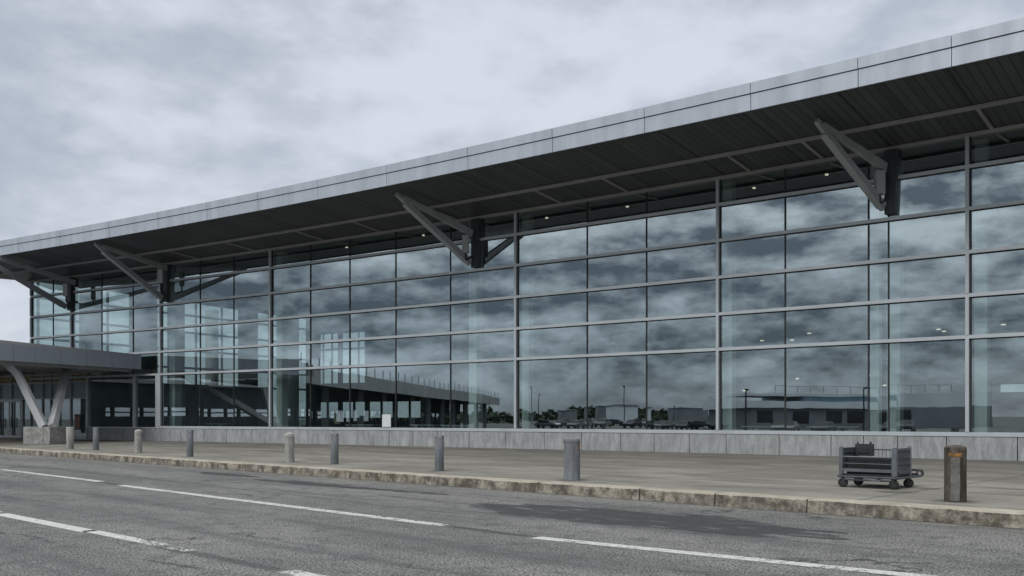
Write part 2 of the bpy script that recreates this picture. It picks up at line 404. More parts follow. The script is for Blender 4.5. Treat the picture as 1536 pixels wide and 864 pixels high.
# bottom panes beside the entrance and the plinth
f = None
low_ts = [T(133), T(203), T(242)]
fr = MB()
for e in low_ts[:2]:
    fr.hexa([F(e-.08,-.05,ZSILL),F(e+.08,-.05,ZSILL),F(e+.08,.15,ZSILL),F(e-.08,.15,ZSILL),F(e-.08,-.05,Z4-.067),F(e+.08,-.05,Z4-.067),F(e+.08,.15,Z4-.067),F(e-.08,.15,Z4-.067)])
e = low_ts[2]+.32
fr.hexa([F(e-.25,-.05,ZSILL),F(e+.15,-.05,ZSILL),F(e+.15,.12,ZSILL),F(e-.25,.12,ZSILL),F(e-.25,-.05,Z4-.067),F(e+.15,-.05,Z4-.067),F(e+.15,.12,Z4-.067),F(e-.25,.12,Z4-.067)])
strip(fr, low_ts[::-1], -.03, .13, ZSILL-.075, ZSILL-.002)
lowbay = part(fr, 'window_bay', M['alu'])
for a, b in zip(low_ts[:-1], low_ts[1:]):
    mb = MB(); mb.quad(F(a,0,ZSILL), F(b,0,ZSILL), F(b,0,Z4), F(a,0,Z4)); off = Vector((Pt(20).x, Pt(20).y, ZS)); mb.v = [tuple(Vector(v)-off) for v in mb.v]
    mb.build('glass_pane', M['glass_dark'], lowbay)

# plinth of concrete panels with open joints
pl = MB(); t = T(133); rnd = random.Random(3)
while t > T_END:
    L = rnd.choice([1.25, 1.7, 1.9, 2.1, 2.3]); b = max(t-L, T_END)
    strip(pl, [t-.015, b+.015], -.1, .10, ZS, ZSILL-.082); t = b
part(pl, 'plinth', M['plinth'], bevel=.006)
bk = MB(); strip(bk, ring(T(133), T_END, 20), -.2, -.101, ZS, ZSILL-.09); part(bk, 'plinth_backing', M['gasket_shade'])

# roof: soffit, fascia, top
T_L = T(-150, W_OUT); tr = ring(T_A+.35, T_END, 60)
so = MB(); al = []
for a, b in zip(tr[:-1], tr[1:]):
    for w0, w1 in ((-.05, 2.55), (2.55, W_OUT)):
        so.quad(F(a,w0,zsof(w0)), F(b,w0,zsof(w0)), F(b,w1,zsof(w1)), F(a,w1,zsof(w1))); al += [a, b, b, a]
t0 = T_A+.35; so.quad(F(t0,-.05,zsof(-.05)), F(t0,W_OUT,zsof(W_OUT)), F(T_L,W_OUT,zsof(W_OUT)), F(T_L-.2,W_OUT-.3,zsof(W_OUT-.3))); al += [t0,t0,T_L,T_L]
o = part(so, 'soffit', M['soffit'], fix=False)
at = o.data.attributes.new('along', 'FLOAT', 'POINT')
for i, v in enumerate(al): at.data[i].value = v
ZF0 = zsof(W_OUT)-.06; ZF1 = 13.23
jx = [29, 92, 165, 239, 312, 388, 478, 581, 703, 830, 968, 1127, 1288, 1428]
def T_f(px): return T(px, W_OUT)
js = [T_L, T_L-3.3]
js = [x for x in js if x > T_f(29)+.5] + [T_f(x) for x in jx]
while js[-1] > T_END+3: js.append(js[-1]-2.75)
fa = MB(); zm = ZF1 - .4*(ZF1-ZF0)
for a, b in zip(js[:-1], js[1:]):
    n = 2; ss = ring(a-.012, b+.012, n)
    strip(fa, ss, W_OUT-.03, W_OUT+.05, ZF0, zm-.014); strip(fa, ss, W_OUT+.0, W_OUT+.09, zm+.014, ZF1)
part(fa, 'fascia', M['fascia'])
fb = MB(); strip(fb, ring(js[0], js[-1], 50), W_OUT-.12, W_OUT-.031, ZF0+.01, ZF1-.02); part(fb, 'fascia_backing', M['gasket_shade'])
rf = MB()
for a, b in zip(tr[:-1], tr[1:]):
    rf.hexa([F(a,W_OUT-.13,ZF0+.2),F(b,W_OUT-.13,ZF0+.2),F(b,-34,ZF0+.0),F(a,-34,ZF0+.0),F(a,W_OUT-.13,ZF1-.05),F(b,W_OUT-.13,ZF1-.05),F(b,-34,ZF1-.3),F(a,-34,ZF1-.3)])
t0 = tr[0]; rf.hexa([F(t0+.002,0,ZF0-.4),F(T_L,W_OUT-.4,ZF0+.1),F(T_L,W_OUT-.13,ZF0+.1),F(t0+.002,W_OUT-.13,ZF0+.2),F(t0+.002,0,ZF1-.15),F(T_L,W_OUT-.4,ZF1-.05),F(T_L,W_OUT-.13,ZF1-.05),F(t0+.002,W_OUT-.13,ZF1-.05)])
part(rf, 'roof', M['roof'])
ge = MB(); ge.beam(F(t0+.05,-.2,(ZF0+ZF1)/2-.3), F(T_L+.03,W_OUT-.35,(ZF0+ZF1)/2), .06, ZF1-ZF0+.1); ge.beam(F(t0+.05,-.1,(ZF0+ZF1)/2-.3), F(t0+.05,-34,(ZF0+ZF1)/2-.5), .06, ZF1-ZF0+.1)
part(ge, 'gable_trim', M['fascia'])
# trims under the soffit
for w, hh, ww in ((2.55, .13, .14), (.10, .14, .16)):
    b = MB()
    for a, c in zip(tr[:-1], tr[1:]):
        z = zsof(w) - hh
        strip(b, [a, c], w-ww/2, w+ww/2, z, zsof(w)-.006 - .006)
    part(b, 'soffit_beam', M['beam'])
tt = T(1490)
ribs = [1490, 1237, 1128, 945, 845, 690, 575, 490, 385, 300]
for px in ribs + [1610]:
    q = T(px) if px < 1600 else T(1490)-4.4; b = MB()
    b.hexa([F(q-.06,.2,zsof(.2)-.07),F(q+.06,.2,zsof(.2)-.07),F(q+.06,2.46,zsof(2.46)-.07),F(q-.06,2.46,zsof(2.46)-.07),
            F(q-.06,.2,zsof(.2)-.004),F(q+.06,.2,zsof(.2)-.004),F(q+.06,2.46,zsof(2.46)-.004),F(q-.06,2.46,zsof(2.46)-.004)])
    part(b, 'soffit_rib', M['beam'])

# roof brackets: tapered strut, arm under the soffit, hanger box, back plate
def on_soffit(px, py, drop=.12):
    w = 4.4
    for _ in range(6):
        z = zsof(w)-drop; d = (z-EYE)*FPX/(HZ-py); v = Vector(((px-CX)/FPX*d, d, z))
        tq = T(px); best = min((Pt(tq+k*.1)-Vector((v.x,v.y,0))).length for k in range(-120, 121)); w = best
    return v
def bracket(foot_px, foot_y, tip_px, tip_y, arm_px, arm_y):
    tf = T(foot_px, .35); base = F(tf, .35, 0); zf = EYE + (HZ-foot_y)/FPX*base.y; foot = Vector((base.x, base.y, zf))
    tip = on_soffit(tip_px, tip_y)
    ta = T(arm_px, .35); ab = F(ta, .35, 0); arm = Vector((ab.x, ab.y, EYE+(HZ-arm_y)/FPX*ab.y))
    r = empty('roof_bracket', F(tf, .0, zf) - Vector((Pt(20).x, Pt(20).y, ZS)), 0, terminal)
    org = F(tf, 0, zf)
    def sub(mb, name, mat, **kw):
        mb.v = [tuple(Vector(v)-org) for v in mb.v]; return mb.build(name, mat, r, **kw)
    up = Vector((0,0,1))
    m = MB(); m.beam(foot, tip, .17, .38, up, .15, .18); sub(m, 'strut', M['steel'], bevel=.012)
    m = MB(); m.beam(foot+(tip-foot)*.03, tip-(tip-foot)*.12, .27, .05, up); 
    d = (tip-foot).normalized(); s = d.cross(up).normalized(); u = s.cross(d)
    m.v = [tuple(Vector(v) - u*.16) for v in m.v]; sub(m, 'strut_flange', M['steel'])
    t2 = tip + (arm-tip)*.09 - Vector((0,0,.02))
    m = MB(); m.beam(t2, arm, .14, .22, up, .16, .36); sub(m, 'arm', M['steel'], bevel=.012)
    hb = arm + (tip-arm)*.09
    m = MB(); m.box(hb.x-.17, hb.x+.17, hb.y-.15, hb.y+.15, arm.z-1.05, arm.z-.16); sub(m, 'hanger_box', M['steel_light'], bevel=.015)
    m = MB(); c = arm.z-1.05; m.tube([(hb.x, hb.y, c), (hb.x+.02, hb.y, c-.35), (foot.x+.05, foot.y, zf+.3)], .05); sub(m, 'tie_rod', M['steel_dark'])
    m = MB(); m.hexa([F(tf-.4,.03,zf-.25),F(tf-.02,.03,zf-.25),F(tf-.02,.3,zf-.25),F(tf-.4,.3,zf-.25),
                      F(tf-.5,.03,zsof(.1)-.16),F(tf-.02,.03,zsof(.1)-.16),F(tf-.02,.3,zsof(.1)-.16),F(tf-.5,.3,zsof(.1)-.16)])
    sub(m, 'back_post', M['steel_dark'])
bracket(1325, 311, 1224, 180, 1328, 252)
bracket(705, 394, 594, 290, 708, 350)
bracket(243, 447, 142, 365, 250, 402)
bracket(99, 460, -48, 372, 112, 424)

# interior: floor, ceiling, rear wall, end wall, columns
tin = ring(T_A, T_END, 30)
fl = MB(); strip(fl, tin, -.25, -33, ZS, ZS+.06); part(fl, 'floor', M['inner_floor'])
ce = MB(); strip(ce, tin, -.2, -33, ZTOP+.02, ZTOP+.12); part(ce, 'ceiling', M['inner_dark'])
WR = -30
rw = MB(); wins = []
tl = ring(T_A-.3, T_END, 26)
for a, b in zip(tl[:-1], tl[1:]):
    rw_rows = [(ZS, 1.75, 0), (1.75, 3.3, 1), (3.3, 5.2, 0), (5.2, 10.2, 2), (10.2, ZTOP, 0)]
    if a < T(1240): rw_rows = [(ZS, 3.35, 0), (3.35, 3.85, 1), (3.85, ZTOP, 0)]
    left = a > T(105) ; mid = a > T(215)
    for z0, z1, k in rw_rows:
        openw = (k == 1) or (k == 2 and left)
        if k == 1 and not mid and not (a < T(1240)): openw = False
        if openw:
            c = (a+b)/2
            strip(rw, [a, a+(b-a)*.06], WR, WR-.3, z0, z1); strip(rw, [b-(b-a)*.06, b], WR, WR-.3, z0, z1)
            if k == 2:
                for q in (1, 2): strip(rw, [a+(b-a)*(q/3-.02), a+(b-a)*(q/3+.02)], WR-.16, WR-.3, z0, z1)
                for zz in (6.9, 8.6): strip(rw, [a+(b-a)*.06, b-(b-a)*.06], WR-.165, WR-.3, zz-.1, zz+.1)
            else: strip(rw, [(a+b)/2-.1, (a+b)/2+.1], WR-.16, WR-.3, z0, z1)
            wins.append((a+(b-a)*.06, b-(b-a)*.06, z0, z1))
        else: strip(rw, [a, b], WR, WR-.3, z0, z1)
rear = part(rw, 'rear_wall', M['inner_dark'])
for a, b, z0, z1 in wins:
    m = MB(); m.quad(F(a,WR-.15,z0), F(b,WR-.15,z0), F(b,WR-.15,z1), F(a,WR-.15,z1))
    off = Vector((Pt(20).x, Pt(20).y, ZS)); m.v = [tuple(Vector(v)-off) for v in m.v]
    w = m.build('rear_window', M['glass_clear'], rear)
# glazed end wall on the left
ew = MB(); zs = [ZS, 1.75, Z4, Z3, Z2, Z1, Z0, ZTOP]
for k in range(11):
    w = -.4 - k*2.96; ew.hexa([F(T_A-.08,w,ZS),F(T_A+.08,w,ZS),F(T_A+.08,w-.14,ZS),F(T_A-.08,w-.14,ZS),F(T_A-.08,w,ZTOP),F(T_A+.08,w,ZTOP),F(T_A+.08,w-.14,ZTOP),F(T_A-.08,w-.14,ZTOP)])
for z0, z1 in ((ZS, Z4-.1),): ew.hexa([F(T_A-.05,-.22,z0),F(T_A+.05,-.22,z0),F(T_A+.05,-24,z0),F(T_A-.05,-24,z0),F(T_A-.05,-.22,z1),F(T_A+.05,-.22,z1),F(T_A+.05,-24,z1),F(T_A-.05,-24,z1)])
for z in zs[1:-1]:
    ew.hexa([F(T_A-.07,-.2,z-.09),F(T_A+.07,-.2,z-.09),F(T_A+.07,WR,z-.09),F(T_A-.07,WR,z-.09),F(T_A-.07,-.2,z+.09),F(T_A+.07,-.2,z+.09),F(T_A+.07,WR,z+.09),F(T_A-.07,WR,z+.09)])
e = part(ew, 'end_wall', M['steel'])
gl = MB(); gl.quad(F(T_A,-.05,ZS), F(T_A,WR,ZS), F(T_A,WR,ZTOP), F(T_A,-.05,ZTOP))
off = Vector((Pt(20).x, Pt(20).y, ZS)); gl.v = [tuple(Vector(v)-off) for v in gl.v]; gl.build('end_glazing', M['glass_clear'], e)
rw2 = MB(); rw2.hexa([F(T_END-.3,.1,ZS),F(T_END,.1,ZS),F(T_END,WR,ZS),F(T_END-.3,WR,ZS),F(T_END-.3,.1,ZTOP),F(T_END,.1,ZTOP),F(T_END,WR,ZTOP),F(T_END-.3,WR,ZTOP)])
part(rw2, 'side_wall', M['plinth'])
for px, w, wd, top in ((1091,-.75,.42,ZTOP),(1312,-.8,.34,ZTOP),(1340,-1.5,.5,ZTOP),(1471,-.75,.42,ZTOP),(709,-.8,.5,ZTOP),(788,-1.0,.42,ZTOP),(419,-.8,.5,ZTOP),(438,-2.2,.85,ZTOP),(258,-.8,.55,ZTOP),(268,-2.2,.8,ZTOP),(123,-.8,.7,ZTOP),(140,-2.4,1.1,ZTOP),(372,-14,1.6,ZTOP),(470,-16,1.2,ZTOP),(318,-20,1.2,ZTOP),(640,-14,.9,ZTOP),(215,-9,2.2,ZTOP)):
    tq = T(px, w); m = MB(); c = F(tq, w, 0)
    if wd < .8 and w > -2: m.hexa([F(tq-wd/2,w,ZS+.06),F(tq+wd/2,w,ZS+.06),F(tq+wd/2,w-wd,ZS+.06),F(tq-wd/2,w-wd,ZS+.06),F(tq-wd/2,w,top),F(tq+wd/2,w,top),F(tq+wd/2,w-wd,top),F(tq-wd/2,w-wd,top)])
    else: m.lathe([(wd/2,ZS+.06),(wd/2,top)], 24, c.x, c.y)
    part(m, 'column', M['inner_col'] if w > -3 else M['beam'], smooth=(wd >= .8))
# mezzanine deep in the hall on the right, with small lamps under it, and lamps near the clerestory
mz = MB(); strip(mz, ring(T(1080), T_END, 10), -15, -29.5, 6.55, 7.0); part(mz, 'mezzanine', M['inner_dark'])
def lamp(px, py, w, s=.2):
    tq = T(px, w); c = F(tq, w, 0); z = EYE + (HZ-py)/FPX*c.y
    m = MB(); m.lathe([(s*.7, -.03), (s, -.02), (s, .02), (s*.5, .04)], 14, c.x, c.y, z)
    part(m, 'ceiling_light', M['lamp'])
for px, py in ((820,327),(941,310),(635,353),(1131,282),(405,386),(1240,262),(520,371)): lamp(px, py, -1.4, .075)
for px, py in ((1371,491),(1408,494),(1416,497),(1214,500),(1188,510),(1143,511),(1505,487)): lamp(px, py, -17, .12)
for px, py in ((1116,586),(1196,568),(1306,563),(1309,582),(1327,578)): lamp(px, py, -12, .09)

# ------------------------------------------------------------------ canopy over the entrance
CZ0, CZ1 = 4.93, 5.86
S0 = Vector((-24.55, 62.0, 0)); CD = Vector((-.41, -.912, 0)).normalized(); E1 = S0 + CD*11.5
AL = Vector((-.74, .67, 0)).normalized()
canopy = empty('entrance_canopy', (E1.x, E1.y, ZS)); tag(canopy, 'low grey panelled entrance canopy projecting from the left end of the terminal', 'canopy')
def cpart(mb, name, mat, parent=None, **kw):
    mb.v = [tuple(Vector(v)-Vector((E1.x,E1.y,ZS))) for v in mb.v]; return mb.build(name, mat, parent or canopy, **kw)
side = Vector((-CD.y, CD.x, 0));  side = side if side.x < 0 else -side
q = [S0, E1, E1+AL*34, S0+AL*34+Vector((-3,3,0))]
def slab(mb, inset, z0, z1, q=q):
    c = (q[0]+q[1]+q[2]+q[3])/4; p = [v + (c-v).normalized()*inset for v in q]
    mb.hexa([Vector((v.x,v.y,z0)) for v in p] + [Vector((v.x,v.y,z1)) for v in p])
m = MB(); slab(m, .16, CZ0+.08, CZ1-.05); cpart(m, 'canopy_roof', M['steel_dark'])
m = MB()
xs = [0, 0.9] ; 
marks = [211, 200, 167, 128.5, 90, 52, 19.5]      # joints of the side panels
def on_edge(px):
    k = (px-CX)/FPX; return (k*S0.y - S0.x)/(CD.x - k*CD.y)
ls = [max(0, on_edge(p)) for p in marks] ; ls.append(ls[-1]+2.3); ls.append(11.5)
out = -side
for a, b in zip(ls[:-1], ls[1:]):
    A = S0+CD*(a+.012); B = S0+CD*(b-.012)
    m.hexa([A+Vector((0,0,CZ0)),B+Vector((0,0,CZ0)),B+out*.06+Vector((0,0,CZ0)),A+out*.06+Vector((0,0,CZ0)),A+Vector((0,0,CZ1)),B+Vector((0,0,CZ1)),B+out*.06+Vector((0,0,CZ1)),A+out*.06+Vector((0,0,CZ1))])
for k in range(10):
    A = E1+AL*(3.4*k+.012); B = E1+AL*(3.4*k+3.388); o2 = CD
    m.hexa([A+Vector((0,0,CZ0)),B+Vector((0,0,CZ0)),B+o2*.06+Vector((0,0,CZ0)),A+o2*.06+Vector((0,0,CZ0)),A+Vector((0,0,CZ1)),B+Vector((0,0,CZ1)),B+o2*.06+Vector((0,0,CZ1)),A+o2*.06+Vector((0,0,CZ1))])
cpart(m, 'canopy_fascia', M['fascia_low'])
m = MB(); cc = Vector((-.9*1, .1, 0))
A = S0+side*.25+CD*.2; B = E1+side*.25
m.hexa([A+Vector((0,0,CZ1-.03)),B+Vector((0,0,CZ1-.03)),B+side*3+Vector((0,0,CZ1-.03)),A+side*3+Vector((0,0,CZ1-.03)),A+Vector((0,0,CZ1+.06)),B+Vector((0,0,CZ1+.27)),B+side*3+Vector((0,0,CZ1+.27)),A+side*3+Vector((0,0,CZ1+.06))])
cpart(m, 'canopy_capping', M['beam'])
for k in range(4):
    m = MB(); A = S0+side*(.9+2.1*k)+CD*.3; B = A+CD*10.6; m.beam((A.x,A.y,CZ0-.02),(B.x,B.y,CZ0-.02),.22,.3); cpart(m, 'canopy_beam', M['steel'])

# V shaped support on its stone block
bx, by = -27.1, 54.0
vs = empty('canopy_support', (bx, by, ZS)); tag(vs, 'V shaped pair of pale steel legs on a rough stone block under the canopy', 'canopy support')
def vpart(mb, name, mat, **kw):
    mb.v = [tuple(Vector(v)-Vector((bx,by,ZS))) for v in mb.v]; return mb.build(name, mat, vs, **kw)
m = MB(); rz = Matrix.Rotation(math.radians(-14), 3, 'Z')
for x0, x1 in ((-.92,.42),(.44,.88)):
    m.hexa([Vector((bx,by,z))+rz@Vector((x,y,0)) for z in (ZS, 1.18) for x, y in ((x0,-.55),(x1,-.55),(x1,.75),(x0,.75))])
vpart(m, 'stone_block', M['block'], bevel=.02)
top1 = Vector((-29.2, 54.5, CZ0)); top2 = Vector((-28.6, 60.0, CZ0))
b1 = Vector((bx+.05, by-.05, 1.18)); b2 = Vector((bx+.45, by+.1, 1.18))
m = MB(); m.beam(b1, b1+(top1-b1)*.84, .42, .42, (0,1,0), .36, .38); m.beam(b1+(top1-b1)*.83, top1+Vector((-.25,.0,0)), .38, .4, (0,1,0), .52, .46); vpart(m, 'leg', M['steel_light'], bevel=.03)
m = MB(); m.beam(b2, top2, .42, .42, (0,1,0), .36, .38); vpart(m, 'leg', M['steel_light'], bevel=.03)

# low entrance wing under the canopy
ent = empty('entrance_pavilion', (F(T(60),0,0).x, F(T(60),0,0).y, ZS)); tag(ent, 'dark glazed entrance front with double doors beneath the low canopy', 'entrance')
eo = Vector((ent.location.x, ent.location.y, ZS))
def epart(mb, name, mat, parent=None, **kw):
    mb.v = [tuple(Vector(v)-eo) for v in mb.v]; return mb.build(name, mat, parent or ent, **kw)
ex = [T(133)+.1] + [T(p) for p in (108, 91, 78, 65.6, 48, 36, 19, 1.5, -20, -45)] + [T(-45)+k*3.2 for k in range(1, 7)]
m = MB()
for z in (3.12, 4.28, 4.86): strip(m, ex, .02, .12, z-.05, z+.05)
strip(m, ex, .02, .12, ZS, ZS+.16)
for e in ex: m.hexa([F(e-.05,.0,ZS),F(e+.05,.0,ZS),F(e+.05,.14,ZS),F(e-.05,.14,ZS),F(e-.05,.0,5.0),F(e+.05,.0,5.0),F(e+.05,.14,5.0),F(e-.05,.14,5.0)])
epart(m, 'entrance_frame', M['steel'])
m = MB(); strip(m, ex, .0, .03, 3.17, 4.23); 
sp = epart(m, 'spandrel_panel', M['blue_panel'])
m = MB(); strip(m, ex, .0, .03, 4.33, 4.81); epart(m, 'transom_light', M['ochre'])
m = MB(); strip(m, ex, -.1, .02, 4.95, CZ1+.0); epart(m, 'entrance_header', M['fascia_low'])
for a, b in zip(ex[:-1], ex[1:]):
    m = MB(); m.quad(F(a,.05,ZS+.16), F(b,.05,ZS+.16), F(b,.05,3.07), F(a,.05,3.07)); epart(m, 'entrance_pane', M['glass_dark'])
for a, b in ((T(36), T(19)), (T(19), T(1.5))):
    m = MB(); w0, w1 = .15, .21
    for z0, z1 in ((ZS+.05, ZS+.22), (2.9, 3.05)): strip(m, [a, b], w0, w1, z0, z1)
    for e in (a+.14, b-.14): m.hexa([F(e-.05,w0,ZS+.221),F(e+.05,w0,ZS+.221),F(e+.05,w1,ZS+.221),F(e-.05,w1,ZS+.221),F(e-.05,w0,2.899),F(e+.05,w0,2.899),F(e+.05,w1,2.899),F(e-.05,w1,2.899)])
    d = epart(m, 'door', M['alu'])
    m = MB(); h = a+(b-a)*.82; m.tube([F(h,.28,1.0), F(h,.28,1.7)], .03); m.tube([F(h,.2,1.05), F(h,.28,1.05)], .02); m.tube([F(h,.2,1.65), F(h,.28,1.65)], .02)
    epart(m, 'handle', M['cart_light'], d)
# body of the low wing behind
m = MB(); strip(m, ring(ex[1], ex[-1], 6), -.3, -9, ZS, ZS+.05); epart(m, 'wing_floor', M['inner_floor'])
m = MB(); strip(m, [ex[-1]-.2, ex[-1]], .1, -9, ZS, CZ1-.06); epart(m, 'wing_side_wall', M['inner_dark'])
m = MB(); strip(m, ring(T_A+.2, ex[-1], 6), -.2, -9, 5.2, CZ1-.05); epart(m, 'wing_roof', M['roof'])
m = MB(); strip(m, ring(T_A+.2, ex[-1], 6), -9, -9.3, ZS, CZ1-.06); epart(m, 'wing_rear_wall', M['inner_dark'])

# notices fixed to the glass
def notice(px, py, w, h, mat, label, name='wall_notice', wf=.18, marks=None):
    tq = T(px, wf); c = F(tq, wf, 0); z = EYE+(HZ-py)/FPX*c.y; r = empty(name, (c.x, c.y, z)); tag(r, label, 'notice')
    m = MB(); m.hexa([F(tq-w/2,wf,z-h/2),F(tq+w/2,wf,z-h/2),F(tq+w/2,wf+.02,z-h/2),F(tq-w/2,wf+.02,z-h/2),F(tq-w/2,wf,z+h/2),F(tq+w/2,wf,z+h/2),F(tq+w/2,wf+.02,z+h/2),F(tq-w/2,wf+.02,z+h/2)])
    m.v = [tuple(Vector(v)-c-Vector((0,0,z))) for v in m.v]; m.build('board', mat, r)
    if marks:
        m = MB()
        for x, y, ww, hh in marks:      # x to the right as read, y up
            a = tq - x; m.hexa([F(a-ww/2,wf+.021,z+y-hh/2),F(a+ww/2,wf+.021,z+y-hh/2),F(a+ww/2,wf+.03,z+y-hh/2),F(a-ww/2,wf+.03,z+y-hh/2),F(a-ww/2,wf+.021,z+y+hh/2),F(a+ww/2,wf+.021,z+y+hh/2),F(a+ww/2,wf+.03,z+y+hh/2),F(a-ww/2,wf+.03,z+y+hh/2)])
        m.v = [tuple(Vector(v)-c-Vector((0,0,z))) for v in m.v]; m.build('lettering', M['pink'], r)
def seg(ch, x0, y0, w, h, s):
    S = {'5':'abdfg'.replace('b','')+'c', '2':'abged', '8':'abcdefg', 'S':'afgcd'}
    on = {'5':'afgcd','2':'abged','8':'abcdefg'}[ch]; out = []
    P = {'a':(w/2,h,w,s),'g':(w/2,h/2,w,s),'d':(w/2,0,w,s),'f':(0,h*.75,s,h/2),'b':(w,h*.75,s,h/2),'e':(0,h*.25,s,h/2),'c':(w,h*.25,s,h/2)}
    return [(x0+P[k][0], y0+P[k][1], P[k][2], P[k][3]) for k in on]
notice(116.5, 633, .66, 1.1, M['steel_dark'], 'small dark notice with red numerals on the entrance glass right of the V support', marks=
       seg('5',-.24,.07,.17,.34,.07)+seg('5',.06,.07,.17,.34,.07)+seg('2',-.24,-.42,.17,.34,.07)+seg('8',.06,-.42,.17,.34,.07))
notice(580, 631, .62, .68, M['white'], 'white paper notice taped low inside the glass between two bollards', wf=.012)
notice(506, 628, .45, .62, M['ochre'], 'dull yellowish notice low inside the glass above the slim bollard', wf=-.12)

# furniture inside the hall, dark shapes behind the glass
proto = empty('service_counter', F(T(545,-6),-6,ZS+.06)); tag(proto, 'pale service counter with a dark monitor just inside the ground floor glass', 'counter', 'service counters inside the hall')
m = MB(); m.box(-1.1,1.1,-.35,.35,0,.98); m.build('counter_body', M['beam'], proto, bevel=.02)
m = MB(); m.box(-1.2,1.2,-.42,.42,.98,1.04); m.build('counter_top', M['inner_col'], proto)
m = MB(); m.box(-.05,.05,-.04,.04,1.04,1.2); m.box(-.3,.3,-.03,.03,1.2,1.6); m.build('monitor', M['steel_dark'], proto)
for px, w in ((640,-7),(690,-5),(1150,-8),(1250,-9),(330,-9)):
    o = copy_tree(proto); o.location = F(T(px,w), w, ZS+.06); o.rotation_euler.z = random.uniform(-.8,-.3)
proto.rotation_euler.z = -.6
pb = empty('waiting_bench', F(T(300,-5),-5,ZS+.06), -.6); tag(pb, 'dark row of waiting seats just inside the ground floor glass', 'bench', 'waiting benches inside the hall')
for k in range(4):
    m = MB(); x = -1.2+.8*k-.3; m.box(x,x+.6,-.25,.25,.42,.48); m.build('seat', M['cart_dark'], pb)
    m = MB(); m.beam((x+.3,.27,.46),(x+.3,.42,.98),.6,.05,(0,-1,0)); m.build('backrest', M['cart_dark'], pb)
m = MB(); m.box(-1.6,1.5,-.05,.05,.34,.415)
for x in (-1.2,1.1): m.box(x-.05,x+.05,-.3,.3,0,.05); m.box(x-.04,x+.04,-.04,.04,.05,.34)
m.build('frame', M['steel'], pb)
for px, w in ((360,-6),(470,-4),(610,-5),(840,-5),(930,-6),(1020,-5),(1130,-5),(1220,-6),(1380,-5),(1410,-8),(1500,-6)):
    o = copy_tree(pb); o.location = F(T(px,w), w, ZS+.06); o.rotation_euler.z = -.6+random.uniform(-.2,.2)

# ------------------------------------------------------------------ ground, road, pavement, kerb, markings
m = MB(); R = 3000; m.quad((-R,-R,RZ-.006),(R,-R,RZ-.006),(R,R,RZ-.006),(-R,R,RZ-.006)); tag(m.build('ground', M['ground']), kind='structure')
m = MB(); m.quad(uv(-170,CURB_V-60,RZ),uv(110,CURB_V-60,RZ),uv(110,CURB_V+.05,RZ),uv(-170,CURB_V+.05,RZ)); tag(m.build('road', M['asphalt']), kind='structure')
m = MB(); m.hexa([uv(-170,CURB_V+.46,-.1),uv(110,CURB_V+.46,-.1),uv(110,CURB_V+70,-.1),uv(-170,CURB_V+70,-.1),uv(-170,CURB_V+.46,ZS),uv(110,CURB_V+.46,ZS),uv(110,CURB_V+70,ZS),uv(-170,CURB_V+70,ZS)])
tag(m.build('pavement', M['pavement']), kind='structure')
def u_at(px, py, z=RZ):
    d = (EYE-z)*FPX/(py-HZ); return E_.dot(Vector(((px-CX)/FPX*d, d, 0)))
kb = MB(); us = [-170]; rr = random.Random(5)
fixed = [u_at(140,687), u_at(313,702), u_at(362,706), u_at(558,722), u_at(793,740), u_at(941,752), u_at(1060,760), u_at(1202,770)]
x = fixed[0]-5.2
pre = []
while x > -165: pre.append(x); x -= rr.uniform(4.2, 6)
us = [-170] + pre[::-1] + fixed
x = fixed[-1]+6
while x < 105: us.append(x); x += rr.uniform(4.5, 6.5)
us.append(110)
for a, b in zip(us[:-1], us[1:]):
    n = max(2, int((b-a)/.35)); aa = [a+.014+(b-a-.028)*i/n for i in range(n+1)]
    # chipped arris: profile wanders a little
    prof = []
    for q in aa:
        ch = rr.uniform(.012, .035); j = rr.uniform(-.006, .006)
        prof.append([uv(q,CURB_V-.02+j,RZ-.03),uv(q,CURB_V+j,ZS-ch),uv(q,CURB_V+ch*1.1+j,ZS+.002),uv(q,CURB_V+.445,ZS+.004),uv(q,CURB_V+.445,RZ-.03)])
    n0 = len(kb.v)
    for p in prof: kb.v += [tuple(v) for v in p]
    for i in range(n):
        for k in range(4): kb.f.append((n0+i*5+k, n0+i*5+k+1, n0+(i+1)*5+k+1, n0+(i+1)*5+k))
    kb.f.append(tuple(n0+k for k in range(5))); kb.f.append(tuple(n0+n*5+k for k in range(5)))
tag(kb.build('kerb', M['kerb']), kind='structure')
m = MB(); m.quad(uv(-170,CURB_V+.2,RZ-.01),uv(110,CURB_V+.2,RZ-.01),uv(110,CURB_V+.47,ZS-.012),uv(-170,CURB_V+.47,ZS-.012)); tag(m.build('kerb_joint', M['gasket_shade']), kind='structure')
def marking(px0, py0, px1, py1, wd, name, wear0=.2, wear1=.2, z=RZ+.004):
    def g(px, py):
        d = (EYE-RZ)*FPX/(py-HZ); return Vector(((px-CX)/FPX*d, d, 0))
    a, b = g(px0,py0), g(px1,py1); m = MB(); n = 24; vals = []
    d = (b-a).normalized(); s = Vector((-d.y, d.x, 0))*wd/2; rr = random.Random(int(px0+py0))
    for i in range(n):
        p, q = a+(b-a)*(i/n), a+(b-a)*((i+1)/n)
        m.quad(p-s+Vector((0,0,z)), q-s+Vector((0,0,z)), q+s+Vector((0,0,z)), p+s+Vector((0,0,z)))
        w0 = wear0+(wear1-wear0)*i/n; w1 = wear0+(wear1-wear0)*(i+1)/n; vals += [w0, w1, w1, w0]
    o = m.build(name, M['paint'], fix=False); at = o.data.attributes.new('wear', 'FLOAT', 'POINT')
    for i, v in enumerate(vals): at.data[i].value = v
    tag(o, kind='structure')
marking(-420,650, -5,703.5, .24, 'lane_marking', .46, .36)
marking(0,704, 152,722.5, .24, 'lane_marking', .46, .40)
marking(180,728, 668,788.5, .25, 'lane_marking', .43, .44)
marking(803,806.5, 1420,868.5, .26, 'lane_marking', .43, .43)
